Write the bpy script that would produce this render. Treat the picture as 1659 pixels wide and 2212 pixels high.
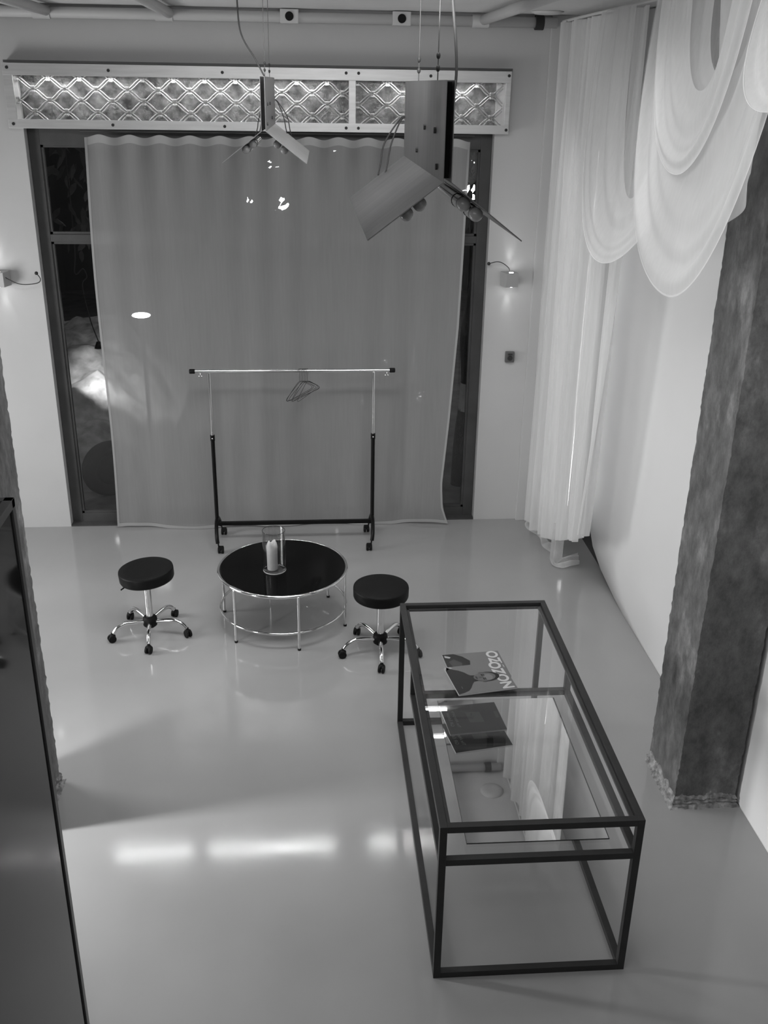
import bpy, bmesh, math, random
from mathutils import Vector, Matrix, noise
R = random.Random(7)
PI = math.pi
for o in list(bpy.data.objects): bpy.data.objects.remove(o)
SC = bpy.context.scene
COL = SC.collection

# ------------------------------------------------------------------ camera, world, exposure, lights
cam_d = bpy.data.cameras.new('camera'); cam = bpy.data.objects.new('camera', cam_d); COL.objects.link(cam)
cam_d.sensor_fit = 'AUTO'; cam_d.sensor_width = 36.0; cam_d.lens = 2137.55 / 2212 * 36.0
cam_d.clip_start = 0.05; cam_d.clip_end = 200
def cam_matrix(p, y, r):
    cp, sp = math.cos(p), math.sin(p)
    f = Vector((0, cp, -sp)); rt = Vector((1, 0, 0)); up = rt.cross(f)
    rz = Matrix.Rotation(y, 3, 'Z')
    c, s = math.cos(r), math.sin(r)
    a = rz @ (c * rt + s * up); b = rz @ (-s * rt + c * up); k = -(rz @ f)
    m = Matrix((a, b, k)).transposed().to_4x4(); m.translation = Vector((0, 0, 3.5))
    return m
cam.matrix_world = cam_matrix(.40670951, -.08450619, .01637602)
SC.camera = cam
SC.view_settings.view_transform = 'Standard'; SC.view_settings.look = 'None'
SC.view_settings.exposure = 0.2; SC.view_settings.gamma = 1.0; SC.view_settings.use_curve_mapping = False
W = bpy.data.worlds.new('night'); SC.world = W; W.use_nodes = True
W.node_tree.nodes['Background'].inputs[0].default_value = (.5, .5, .5, 1)
W.node_tree.nodes['Background'].inputs[1].default_value = .006

def area(name, loc, target, sx, sy, energy, spread=PI):
    d = bpy.data.lights.new(name, 'AREA'); d.shape = 'RECTANGLE'; d.size = sx; d.size_y = sy; d.energy = energy; d.spread = spread
    o = bpy.data.objects.new(name, d); COL.objects.link(o); o.location = loc
    o.rotation_euler = (Vector(target) - Vector(loc)).to_track_quat('-Z', 'Y').to_euler(); return o
def spot(name, loc, target, energy, angle, blend=.6, r=.01):
    d = bpy.data.lights.new(name, 'SPOT'); d.energy = energy; d.spot_size = math.radians(angle); d.spot_blend = blend; d.shadow_soft_size = r
    o = bpy.data.objects.new(name, d); COL.objects.link(o); o.location = loc
    o.rotation_euler = (Vector(target) - Vector(loc)).to_track_quat('-Z', 'Y').to_euler(); return o
area('fill_light_above_camera', (-.2, 1.0, 3.93), (0, 1.3, 0), 2.6, 1.0, 20)  # unseen overhead fill added for the general room brightness
area('fill_light_middle', (.1, 4.9, 3.95), (.15, 5.5, 0), 2.6, .8, 26, 2.2)  # unseen fill added to bring up the middle of the floor
area('fill_light_towards_window', (-.1, 4.6, 3.94), (0, 7.9, .6), 2.4, .5, 24, 1.9)  # unseen fill added to brighten the curtain and the floor by the window
area('fill_light_left_bay', (-3.9, 5.8, 1.6), (0, 5.8, .8), 1.4, 1.6, 76)  # unseen fill added to brighten the left wall
area('fill_light_right_wall', (.6, 3.0, 3.9), (2.3, 5.5, 1.4), 1.2, .6, 17, 2.4)  # unseen fill added to wash the backdrop on the right
area('tall_lamp_left', (-2.4, 3.93, .85), (0, 4.0, .3), .14, 1.1, 31, 2.3)

# ------------------------------------------------------------------ materials
def mat(name, base=.5, rough=.5, metal=0., var=0., vscale=8., bump=0., bscale=60., spec=.5, coat=0., stretch=(1, 1, 1), detail=4):
    m = bpy.data.materials.new(name); m.use_nodes = True; nt = m.node_tree; b = nt.nodes['Principled BSDF']
    b.inputs['Base Color'].default_value = (base, base, base, 1); b.inputs['Roughness'].default_value = rough
    b.inputs['Metallic'].default_value = metal; b.inputs['Specular IOR Level'].default_value = spec; b.inputs['Coat Weight'].default_value = coat
    b.inputs['Coat Roughness'].default_value = .05
    if var or bump:
        tc = nt.nodes.new('ShaderNodeTexCoord'); mp = nt.nodes.new('ShaderNodeMapping'); nt.links.new(tc.outputs['Object'], mp.inputs[0])
        mp.inputs['Scale'].default_value = stretch
    if var:
        n = nt.nodes.new('ShaderNodeTexNoise'); n.inputs['Scale'].default_value = vscale; n.inputs['Detail'].default_value = detail
        nt.links.new(mp.outputs[0], n.inputs['Vector'])
        r = nt.nodes.new('ShaderNodeMapRange'); r.inputs[1].default_value = .3; r.inputs[2].default_value = .7
        r.inputs[3].default_value = base * (1 - var); r.inputs[4].default_value = base * (1 + var)
        nt.links.new(n.outputs['Fac'], r.inputs[0]); nt.links.new(r.outputs[0], b.inputs['Base Color'])
    if bump:
        n2 = nt.nodes.new('ShaderNodeTexNoise'); n2.inputs['Scale'].default_value = bscale; n2.inputs['Detail'].default_value = 5
        nt.links.new(mp.outputs[0], n2.inputs['Vector'])
        bp = nt.nodes.new('ShaderNodeBump'); bp.inputs['Strength'].default_value = bump; bp.inputs['Distance'].default_value = .01
        nt.links.new(n2.outputs['Fac'], bp.inputs['Height']); nt.links.new(bp.outputs[0], b.inputs['Normal'])
    return m
def emit(name, v, strength):
    m = bpy.data.materials.new(name); m.use_nodes = True; b = m.node_tree.nodes['Principled BSDF']
    b.inputs['Base Color'].default_value = (v, v, v, 1); b.inputs['Emission Color'].default_value = (1, 1, 1, 1)
    b.inputs['Emission Strength'].default_value = strength; return m
def glass(name, tint=.95, refl=1.0, rough=.0):
    m = bpy.data.materials.new(name); m.use_nodes = True; nt = m.node_tree; nt.nodes.remove(nt.nodes['Principled BSDF'])
    out = nt.nodes['Material Output']; t = nt.nodes.new('ShaderNodeBsdfTransparent'); t.inputs[0].default_value = (tint, tint, tint, 1)
    g = nt.nodes.new('ShaderNodeBsdfGlossy'); g.inputs['Roughness'].default_value = rough; g.inputs['Color'].default_value = (refl, refl, refl, 1)
    lw = nt.nodes.new('ShaderNodeLayerWeight'); lw.inputs[0].default_value = .5
    pw = nt.nodes.new('ShaderNodeMath'); pw.operation = 'POWER'; pw.inputs[1].default_value = 5; nt.links.new(lw.outputs['Facing'], pw.inputs[0])
    f = nt.nodes.new('ShaderNodeMath'); f.operation = 'MULTIPLY_ADD'; f.inputs[1].default_value = .95; f.inputs[2].default_value = .045; nt.links.new(pw.outputs[0], f.inputs[0])
    x = nt.nodes.new('ShaderNodeMixShader'); nt.links.new(f.outputs[0], x.inputs[0]); nt.links.new(t.outputs[0], x.inputs[1]); nt.links.new(g.outputs[0], x.inputs[2])
    nt.links.new(x.outputs[0], out.inputs['Surface']); return m
def sheer(name, col, opacity, trans=.45, weave=0.):
    m = bpy.data.materials.new(name); m.use_nodes = True; nt = m.node_tree; nt.nodes.remove(nt.nodes['Principled BSDF'])
    out = nt.nodes['Material Output']; t = nt.nodes.new('ShaderNodeBsdfTransparent')
    d = nt.nodes.new('ShaderNodeBsdfDiffuse'); d.inputs[0].default_value = (col,) * 3 + (1,)
    s = nt.nodes.new('ShaderNodeBsdfTranslucent'); s.inputs[0].default_value = (col,) * 3 + (1,)
    a = nt.nodes.new('ShaderNodeMixShader'); a.inputs[0].default_value = trans; nt.links.new(d.outputs[0], a.inputs[1]); nt.links.new(s.outputs[0], a.inputs[2])
    b = nt.nodes.new('ShaderNodeMixShader'); nt.links.new(t.outputs[0], b.inputs[1]); nt.links.new(a.outputs[0], b.inputs[2])
    # a weave seen at a slant covers more: opacity rises with the facing angle of the cloth
    lw = nt.nodes.new('ShaderNodeLayerWeight'); lw.inputs[0].default_value = .5
    tc = nt.nodes.new('ShaderNodeTexCoord'); mp = nt.nodes.new('ShaderNodeMapping'); mp.inputs['Scale'].default_value = (1, 1, .06)
    nt.links.new(tc.outputs['Object'], mp.inputs[0]); n = nt.nodes.new('ShaderNodeTexNoise'); n.inputs['Scale'].default_value = 60
    nt.links.new(mp.outputs[0], n.inputs['Vector'])
    mr = nt.nodes.new('ShaderNodeMapRange'); mr.inputs[3].default_value = opacity; mr.inputs[4].default_value = min(1, opacity + (1 - opacity) * .8)
    nt.links.new(lw.outputs['Facing'], mr.inputs[0])
    ad = nt.nodes.new('ShaderNodeMath'); ad.operation = 'MULTIPLY_ADD'; ad.inputs[1].default_value = weave; nt.links.new(n.outputs['Fac'], ad.inputs[0]); nt.links.new(mr.outputs[0], ad.inputs[2])
    sb = nt.nodes.new('ShaderNodeMath'); sb.operation = 'SUBTRACT'; sb.inputs[1].default_value = weave * .5; sb.use_clamp = True
    nt.links.new(ad.outputs[0], sb.inputs[0]); nt.links.new(sb.outputs[0], b.inputs[0])
    nt.links.new(b.outputs[0], out.inputs['Surface']); return m
def floor_mat():
    m = mat('glossy_grey_epoxy', .31, .12, var=.05, vscale=1.3, bump=.01, bscale=24, spec=.5)
    nt = m.node_tree; b = nt.nodes['Principled BSDF']
    tc = nt.nodes.new('ShaderNodeTexCoord'); v = nt.nodes.new('ShaderNodeTexNoise'); v.inputs['Scale'].default_value = 2.2
    nt.links.new(tc.outputs['Object'], v.inputs['Vector'])
    r = nt.nodes.new('ShaderNodeMapRange'); r.inputs[3].default_value = .06; r.inputs[4].default_value = .14
    nt.links.new(v.outputs['Fac'], r.inputs[0]); nt.links.new(r.outputs[0], b.inputs['Roughness'])
    return m
def concrete_mat(name, base):
    m = mat(name, base, .85, bump=.9, bscale=26, stretch=(1, 1, .45))
    nt = m.node_tree; b = nt.nodes['Principled BSDF']; tc = nt.nodes.new('ShaderNodeTexCoord')
    mp = nt.nodes.new('ShaderNodeMapping'); mp.inputs['Scale'].default_value = (1, 1, .55); nt.links.new(tc.outputs['Object'], mp.inputs[0])
    n = nt.nodes.new('ShaderNodeTexNoise'); n.inputs['Scale'].default_value = 4; n.inputs['Detail'].default_value = 9; n.inputs['Roughness'].default_value = .65
    nt.links.new(mp.outputs[0], n.inputs['Vector'])
    cr = nt.nodes.new('ShaderNodeValToRGB'); e = cr.color_ramp; e.elements[0].position = .3; e.elements[1].position = .78
    e.elements[0].color = (base * .6,) * 3 + (1,); e.elements[1].color = (base * 2.6,) * 3 + (1,)
    k = e.elements.new(.55); k.color = (base * 1.05,) * 3 + (1,)
    n3 = nt.nodes.new('ShaderNodeTexNoise'); n3.inputs['Scale'].default_value = 13; n3.inputs['Detail'].default_value = 8; n3.inputs['Roughness'].default_value = .75
    mp3 = nt.nodes.new('ShaderNodeMapping'); mp3.inputs['Scale'].default_value = (1, 1, .6); nt.links.new(tc.outputs['Object'], mp3.inputs[0]); nt.links.new(mp3.outputs[0], n3.inputs['Vector'])
    vo = nt.nodes.new('ShaderNodeTexVoronoi'); vo.inputs['Scale'].default_value = 9; nt.links.new(mp3.outputs[0], vo.inputs['Vector'])
    r3 = nt.nodes.new('ShaderNodeMapRange'); r3.inputs[1].default_value = .35; r3.inputs[2].default_value = .68; r3.inputs[3].default_value = .62; r3.inputs[4].default_value = 1.5
    nt.links.new(n3.outputs['Fac'], r3.inputs[0])
    rv = nt.nodes.new('ShaderNodeMapRange'); rv.inputs[1].default_value = .0; rv.inputs[2].default_value = .12; rv.inputs[3].default_value = 1.6; rv.inputs[4].default_value = 1.0
    nt.links.new(vo.outputs['Distance'], rv.inputs[0])
    m1 = nt.nodes.new('ShaderNodeMix'); m1.data_type = 'RGBA'; m1.blend_type = 'MULTIPLY'; m1.inputs[0].default_value = 1; m1.clamp_result = False
    nt.links.new(n.outputs['Fac'], cr.inputs[0]); nt.links.new(cr.outputs[0], m1.inputs[6]); nt.links.new(r3.outputs[0], m1.inputs[7])
    m2 = nt.nodes.new('ShaderNodeMix'); m2.data_type = 'RGBA'; m2.blend_type = 'MULTIPLY'; m2.inputs[0].default_value = 1
    nt.links.new(m1.outputs[2], m2.inputs[6]); nt.links.new(rv.outputs[0], m2.inputs[7]); nt.links.new(m2.outputs[2], b.inputs['Base Color']); return m

M = dict(
    floor=floor_mat(),
    wall=mat('white_plaster', .57, .85, var=.03, vscale=2, bump=.06, bscale=40),
    ceil=mat('ceiling_paint', .62, .9, var=.05, vscale=1.6, bump=.08, bscale=30),
    wallb=mat('white_plaster_back_wall', .49, .85, var=.03, vscale=2, bump=.06, bscale=40),
    backdrop=mat('white_backdrop', .8, .7, var=.02, vscale=1.2),
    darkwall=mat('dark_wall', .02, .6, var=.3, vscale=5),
    concrete=concrete_mat('raw_concrete', .105),
    concrete_l=concrete_mat('grey_render', .17),
    rubble=mat('broken_plaster', .22, .95, var=.6, vscale=30, bump=1., bscale=60),
    frame=mat('dark_window_paint', .055, .5, var=.2, vscale=5, bump=.1),
    alu=mat('brushed_aluminium', .56, .42, metal=.6, var=.08, vscale=12, stretch=(.3, 1, 4)),
    steel=mat('bent_sheet_steel', .24, .34, metal=.8, var=.12, vscale=6, stretch=(1, 4, .6), bump=.02, bscale=14),
    steel_b=mat('steel_edge', .015, .6),
    chrome=mat('chrome', .78, .09, metal=1.),
    black=mat('black_powder_coat', .004, .4, spec=.2),
    rubber=mat('black_rubber', .006, .6, spec=.2), lump=mat('crumbled', .2, .9),
    leather=mat('black_vinyl', .004, .5, spec=.18, bump=.05, bscale=90),
    tabletop=mat('black_glass', .003, .06, spec=.08),
    caseframe=mat('grey_painted_steel', .036, .42, var=.1, vscale=10, spec=.15),
    glass=glass('clear_glass', .988), winglass=glass('window_glass', .93), vase=glass('vase_glass', .9), edge=mat('glass_edge', .02, .2),
    mirror=mat('mirror_silver', .95, .015, metal=1.),
    wax=mat('candle_wax', .72, .5, var=.05, vscale=20), wick=mat('wick', .05, .9),
    sheer=sheer('grey_sheer_voile', .42, .66, .3, .10), hem=sheer('sheer_hem', .5, .86, .3),
    white_sheer=sheer('white_sheer_cloth', .86, .62, .45, .14), hem_white=sheer('white_hem', .8, .8, .4), swag_sheer=sheer('swag_voile', .74, .5, .4, .1), white_sheer2=sheer('white_sheer_overlap', .84, .45, .45, .1),
    bulb=mat('frosted_bulb', .3, .25), cable=mat('grey_cable', .03, .6), wire=mat('suspension_wire', .08, .4, metal=.5),
    pipe=mat('painted_pipe', .58, .5), box=mat('dark_opening', .002, .9),
    sconce=mat('sconce_grey', .34, .5), glow=emit('sconce_led', .9, 30), tube=emit('led_tube', .9, 7), boxtube=emit('light_box_tube', .9, 62), backfill=emit('rear_fill_tube', .9, .6),
    switch=mat('grey_switch_plastic', .1, .45), cabglass=mat('smoked_glass', .010, .05, spec=.28), cabframe=mat('dark_bronze_frame', .06, .35),
    lattice=mat('cast_glass_rib', .34, .25, metal=.3, bump=.3, bscale=50), lattback=mat('rippled_backing', .2, .2, var=.75, vscale=14, bump=.8, bscale=45),
    pave=mat('paving_outside', .16, .8, var=.25, vscale=6, bump=.3), rock=mat('rough_rock', .28, .9, var=.5, vscale=6, bump=1, bscale=18),
    bark=mat('dark_bark', .012, .9, bump=1, bscale=30), leaf=mat('dark_leaf', .07, .45), facade=mat('dark_facade', .02, .9, var=.4, vscale=2),
    paper=mat('pale_paper', .3, .7, var=.1, vscale=60), scoot=mat('scooter_paint', .05, .18), street=emit('street_light', .9, 14),
    tyre=mat('tyre', .012, .8))

# ------------------------------------------------------------------ helpers
def link(name, bm, m, parent=None, smooth=False, loc=(0, 0, 0)):
    me = bpy.data.meshes.new(name); bmesh.ops.recalc_face_normals(bm, faces=bm.faces); bm.to_mesh(me); bm.free()
    me.materials.append(M[m] if isinstance(m, str) else m)
    if smooth:
        for p in me.polygons: p.use_smooth = True
    o = bpy.data.objects.new(name, me); COL.objects.link(o); o.location = loc
    if parent: o.parent = parent
    return o
def auto(o, ang=40):
    me = o.data
    for p in me.polygons: p.use_smooth = True
    bm = bmesh.new(); bm.from_mesh(me)
    for e in bm.edges:
        if len(e.link_faces) == 2 and e.calc_face_angle(0) > math.radians(ang): e.smooth = False
    bm.to_mesh(me); bm.free(); return o
def tag(o, label, cat, group=None, kind=None):
    o['label'] = label; o['category'] = cat
    if group: o['group'] = group
    if kind: o['kind'] = kind
    return o
def thing(name, label, cat, loc=(0, 0, 0), rz=0, group=None):
    o = bpy.data.objects.new(name, None); COL.objects.link(o); o.location = loc; o.rotation_euler = (0, 0, rz)
    o.empty_display_size = .1
    return tag(o, label, cat, group)
def struct(name, bm, m, parent=None, smooth=False):
    o = link(name, bm, m, parent, smooth)
    if not parent: o['kind'] = 'structure'
    return o
def B(): return bmesh.new()
def box(bm, x0, x1, y0, y1, z0, z1, bev=0.):
    r = bmesh.ops.create_cube(bm, size=1.0)
    for v in r['verts']:
        v.co = Vector(((x0 + x1) / 2 + v.co.x * (x1 - x0), (y0 + y1) / 2 + v.co.y * (y1 - y0), (z0 + z1) / 2 + v.co.z * (z1 - z0)))
    if bev:
        es = list({e for v in r['verts'] for e in v.link_edges})
        bmesh.ops.bevel(bm, geom=es, offset=bev, segments=2, affect='EDGES', profile=.7)
    return bm
def tube(bm, pts, r, n=10, cap=True, closed=False):
    pts = [Vector(p) for p in pts]; rs = r if isinstance(r, (list, tuple)) else [r] * len(pts)
    rings = []; N = len(pts); up = None
    for i, p in enumerate(pts):
        if closed: t = (pts[(i + 1) % N] - pts[i - 1]).normalized()
        else: t = (pts[min(i + 1, N - 1)] - pts[max(i - 1, 0)]).normalized()
        if up is None:
            up = Vector((0, 0, 1)) if abs(t.z) < .9 else Vector((1, 0, 0))
        up = (up - t * up.dot(t)).normalized(); s = t.cross(up)
        rings.append([bm.verts.new(p + (up * math.cos(2 * PI * k / n) + s * math.sin(2 * PI * k / n)) * rs[i]) for k in range(n)])
    for i in range(N if closed else N - 1):
        a, b = rings[i], rings[(i + 1) % N]
        for k in range(n): bm.faces.new((a[k], a[(k + 1) % n], b[(k + 1) % n], b[k]))
    if cap and not closed:
        bm.faces.new(rings[0][::-1]); bm.faces.new(rings[-1])
    return bm
def lathe(bm, prof, n=32, c=(0, 0, 0)):
    c = Vector(c); rings = []
    for (r, z) in prof:
        if r < 1e-6: rings.append([bm.verts.new(c + Vector((0, 0, z)))])
        else: rings.append([bm.verts.new(c + Vector((r * math.cos(2 * PI * k / n), r * math.sin(2 * PI * k / n), z))) for k in range(n)])
    for a, b in zip(rings, rings[1:]):
        for k in range(n):
            j = (k + 1) % n
            if len(a) == 1 and len(b) > 1: bm.faces.new((a[0], b[k], b[j]))
            elif len(b) == 1 and len(a) > 1: bm.faces.new((a[k], a[j], b[0]))
            elif len(a) > 1: bm.faces.new((a[k], a[j], b[j], b[k]))
    return bm
def ball(bm, c, r, u=14, v=10, sc=(1, 1, 1)):
    m = Matrix.Translation(c) @ Matrix.Diagonal((*[r * s for s in sc], 1))
    bmesh.ops.create_uvsphere(bm, u_segments=u, v_segments=v, radius=1, matrix=m); return bm
def cyl(bm, a, b, r, n=16): return tube(bm, [a, b], r, n)
def grid(bm, f, nu, nv):
    vs = [[bm.verts.new(f(i / nu, j / nv)) for j in range(nv + 1)] for i in range(nu + 1)]
    for i in range(nu):
        for j in range(nv): bm.faces.new((vs[i][j], vs[i + 1][j], vs[i + 1][j + 1], vs[i][j + 1]))
    return bm
def spline(pts, n=8):
    P = [Vector(p) for p in pts]; out = []
    for i in range(len(P) - 1):
        p0 = P[max(i - 1, 0)]; p1 = P[i]; p2 = P[i + 1]; p3 = P[min(i + 2, len(P) - 1)]
        for k in range(n):
            t = k / n
            out.append(.5 * ((2 * p1) + (p2 - p0) * t + (2 * p0 - 5 * p1 + 4 * p2 - p3) * t * t + (3 * p1 - p0 - 3 * p2 + p3) * t ** 3))
    out.append(P[-1]); return out
def lerp_tab(tab, x):
    if x <= tab[0][0]: return tab[0][1]
    for (a, va), (b, vb) in zip(tab, tab[1:]):
        if x <= b: return va + (vb - va) * (x - a) / (b - a)
    return tab[-1][1]

# ------------------------------------------------------------------ room shell
b = B(); box(b, -4.3, 2.5, -2.2, 8.12, -.12, 0); struct('floor', b, 'floor')
b = B(); box(b, -4.3, 2.5, -2.2, 8.2, 3.99, 4.12); struct('ceiling', b, 'ceil')
b = B()
box(b, -4.3, -2.01, 7.9, 8.15, 0, 3.99); box(b, 1.46, 2.5, 7.9, 8.15, 0, 3.99); box(b, -2.01, 1.46, 7.9, 8.15, 3.62, 3.99)
struct('wall_back', b, 'wallb')
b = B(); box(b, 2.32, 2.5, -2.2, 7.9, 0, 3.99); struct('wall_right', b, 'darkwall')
b = B(); box(b, -4.4, -4.2, -2.2, 7.9, 0, 3.99); struct('wall_left', b, 'wall')
b = B(); box(b, -4.2, 2.32, -2.3, -2.1, 0, 3.99); struct('wall_front', b, 'wall')
b = B(); box(b, 1.83, 2.32, 7.86, 7.899, 0, 3.99, .006); struct('trim_1', b, 'wallb')
b = B(); box(b, 2.2, 2.3, 5.2, 5.83, 3.885, 3.93, .005); struct('trim_2', b, 'wall')
b = B(); box(b, -2.07, 1.55, 7.80, 7.9, 3.612, 3.628); struct('trim_3', b, 'frame')

# white backdrop sheet on the right wall, its lower far corner lifting in a curve
edge = [(0.0, 6.15), (.018, 6.38), (.066, 6.745), (.145, 7.0), (.28, 7.16), (.41, 7.225), (.7, 7.21), (1.02, 7.18), (1.55, 7.13), (2.45, 7.1), (3.98, 7.08)]
b = B()
zs = [0, .008, .018, .04, .066, .1, .145, .2, .28, .34, .41, .55, .7, 1.02, 1.55, 2.45, 3.98]
rows = []
for z in zs:
    ye = lerp_tab(edge, z); row = []
    for k in range(13):
        y = -2.0 + (ye + 2.0) * k / 12
        row.append(b.verts.new((2.275 + .01 * math.sin(y * 1.7) * (z / 4), y, z)))
    rows.append(row)
for a, c in zip(rows, rows[1:]):
    for k in range(12): b.faces.new((a[k], a[k + 1], c[k + 1], c[k]))
o = link('backdrop_sheet', b, 'backdrop'); auto(o)
md = o.modifiers.new('thick', 'SOLIDIFY'); md.thickness = .008; md.offset = 0
tag(o, 'tall white backdrop sheet on the right wall, its far lower corner curving up', 'backdrop')

# pillars of raw concrete
def pillar(name, x0, x1, y0, y1, z1, m, label, amp=.006):
    t = thing(name, label, 'pillar', ((x0 + x1) / 2, (y0 + y1) / 2, 0))
    w = (x1 - x0) / 2; d = (y1 - y0) / 2; b = B(); box(b, -w, w, -d, d, 0, z1)
    bmesh.ops.subdivide_edges(b, edges=[e for e in b.edges if abs(e.verts[0].co.z - e.verts[1].co.z) > 1], cuts=220, use_grid_fill=True)
    bmesh.ops.subdivide_edges(b, edges=[e for e in b.edges if abs(e.verts[0].co.z - e.verts[1].co.z) < .001], cuts=9, use_grid_fill=True)
    for v in b.verts:
        p = v.co * 13; k = noise.noise_vector(p); k2 = noise.noise_vector(v.co * 1.6 + Vector((7, 1, 2))); k3 = noise.noise_vector(v.co * 37)
        edgy = 1.6 if (abs(abs(v.co.x) - w) < .002 and abs(abs(v.co.y) - d) < .002) else .45
        k.z = k2.z = k3.z = 0
        v.co += k * amp * .28 * edgy + k2 * amp * .3 + k3 * amp * .55 * edgy
    auto(link('shaft', b, m, t), 50)
    b = B()
    for i in range(4):
        pass
    ring = []
    n = 60; per = [(-w, -d), (w, -d), (w, d), (-w, d), (-w, -d)]
    pts = []
    for (ax, ay), (bx, by) in zip(per, per[1:]):
        for k in range(24): pts.append((ax + (bx - ax) * k / 24, ay + (by - ay) * k / 24))
    pts = []
    for (ax, ay), (bx, by) in zip(per, per[1:]):
        for k in range(60): pts.append((ax + (bx - ax) * k / 60, ay + (by - ay) * k / 60))
    prof = [(-.006, .085), (.001, .07), (.006, .058), (.009, .048), (.004, .04), (.011, .03), (.006, .02), (.014, .012), (.02, .004), (.026, 0)]
    for (off, z) in prof:
        row = []
        for (x, y) in pts:
            L = math.hypot(x, y); nx = (1 if x >= w - 1e-6 else -1 if x <= -w + 1e-6 else 0); ny = (1 if y >= d - 1e-6 else -1 if y <= -d + 1e-6 else 0)
            q = Vector((x * 22, y * 22, z * 40 + 3)); jig = noise.noise(q) * .008 + noise.noise(q * 2.7) * .006
            row.append(b.verts.new((x + nx * (off + jig), y + ny * (off + jig), z + (noise.noise(Vector((x * 14, y * 14, 1))) * .03 * z / .08))))
        ring.append(row)
    for a, c in zip(ring, ring[1:]):
        for k in range(len(pts)): b.faces.new((a[k], a[(k + 1) % len(pts)], c[(k + 1) % len(pts)], c[k]))
    auto(link('crumbled_base', b, 'rubble', t), 30)['label'] = 'crumbled pale plaster around the foot'
    return t
pillar('concrete_pillar', 1.915, 2.245, 4.08, 4.48, 3.985, 'concrete', 'rough raw concrete pillar at right, standing beside the glass display table')
pillar('concrete_pillar', -1.70, -1.36, 4.08, 4.475, 3.985, 'concrete_l', 'rough grey concrete pillar at the left edge behind the dark glass cabinet')

# ------------------------------------------------------------------ window in the back wall
wf = bpy.data.objects.new('window_1', None); COL.objects.link(wf); wf.location = (0, 7.98, 0); wf['kind'] = 'structure'
b = B()
for x0, x1 in ((-2.008, -1.925), (1.375, 1.458)): box(b, x0, x1, 0, .06, 0.0, 3.2, .004)
box(b, -1.925, 1.375, 0, .06, 0, .085, .004); box(b, -1.925, 1.375, 0, .06, 3.06, 3.2, .004); box(b, -1.925, 1.375, 0, .06, 2.36, 2.415, .004)
for x in (-.75, .2): box(b, x - .03, x + .03, 0, .06, .085, 3.06, .004)
for x0, x1 in ((-1.925, -.78), (-.72, .17), (.23, 1.375)):
    for z0, z1 in ((.085, 2.36), (2.415, 3.06)):
        box(b, x0, x0 + .018, .012, .05, z0, z1); box(b, x1 - .018, x1, .012, .05, z0, z1)
        box(b, x0, x1, .012, .05, z0, z0 + .018); box(b, x0, x1, .012, .05, z1 - .018, z1)
link('window_frame', b, 'frame', wf)
for x0, x1 in ((-1.907, -.798), (-.702, .152), (.248, 1.357)):
    for z0, z1 in ((.103, 2.342), (2.433, 3.042)):
        b = B(); box(b, x0, x1, .028, .034, z0, z1); link('pane', b, 'winglass', wf)
b = B(); box(b, -2.008, 1.458, -.08, 0, 0, .012); link('window_sill', b, 'frame', wf)

# light box of ribbed glass over the window
lb = thing('light_box', 'long metal-framed light box with a diamond lattice behind glass above the window', 'light box', (0, 7.8, 3.18))
X0, X1 = -2.085, 1.545
b = B(); xs0, xs1 = -2.02, 1.508
box(b, X0, X1, 0, .012, .35, .43, .003); box(b, X0, X1, 0, .012, 0, .062, .003)
box(b, X0, xs0, .001, .013, .055, .36, .002); box(b, xs1, X1, .001, .013, .055, .36, .002); box(b, .355, .405, .001, .013, .055, .36, .002)
link('face_frame', b, 'alu', lb)
b = B(); box(b, X0, X1, .012, .28, 0, .01); box(b, X0, X1, .012, .28, .42, .43); box(b, X0, X0 + .01, .012, .28, .01, .42); box(b, X1 - .01, X1, .012, .28, .01, .42)
link('housing', b, 'alu', lb)
b = B(); box(b, X0 + .01, X1 - .01, .14, .15, .01, .42); link('backing_panel', b, 'lattback', lb)
b = B(); box(b, X0 + .01, .38, .014, .018, .01, .42); link('pane', b, 'glass', lb)
b = B(); box(b, .38, X1 - .01, .014, .018, .01, .42); link('pane', b, 'glass', lb)
b = B(); box(b, X0 + .01, X1 - .01, .03, .12, .01, .05, .008); link('lower_ledge', b, 'alu', lb)
b = B(); box(b, X0 + .02, X1 - .02, .081, .083, .352, .42); link('added_light_blocker', b, 'alu', lb)  # unseen plate added to keep the front tubes' light off the lattice
for x0, x1 in ((-1.98, .33), (.43, 1.47)):
    b = B(); cyl(b, (x0, .128, .40), (x1, .128, .40), .008, 8); link('rear_fill_tube', b, 'backfill', lb)  # hidden dim tubes added to light the lattice and backing
# lattice
b = B(); cx, cz = .111, .077; ni = int((xs1 - xs0) / cx) + 1
for i in range(ni):
    for j in range(-1, 6):
        if (i + j) % 2: continue
        x = xs0 + i * cx; z = .03 + j * cz
        for dj in (1, -1):
            zn = z + dj * cz
            for off in (-.0105, .0105):
                pts = []
                for k in range(9):
                    s = k / 8; e = s * s * (3 - 2 * s)
                    zz = z + (zn - z) * (.35 * s + .65 * e); bulge = math.sin(PI * s)
                    pts.append((x + cx * s, .10, zz + off * (.55 + .6 * bulge)))
                pts = [p for p in pts if .02 < p[2] < .42 and p[0] < xs1]
                if len(pts) > 2: tube(b, pts, .0052, 6, cap=False)
        if .03 < z < .4:
            box(b, x - .014, x + .014, .086, .104, z - .024, z - .010, .002); box(b, x - .014, x + .014, .086, .104, z + .010, z + .024, .002)
link('lattice', b, 'lattice', lb, smooth=True)
scr = [(-2.05, .40), (-2.05, .03), (.335, .03), (.335, .40), (.425, .40), (.425, .03), (1.526, .40), (1.526, .03)] + [(x, z) for x in (-1.35, -.55) for z in (.39, .03)] + [(.95, .39)]
for x, z in scr:
    b = B(); cyl(b, (x, .002, z), (x, -.004, z), .011, 12); link('bolt', b, 'caseframe', lb)
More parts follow.
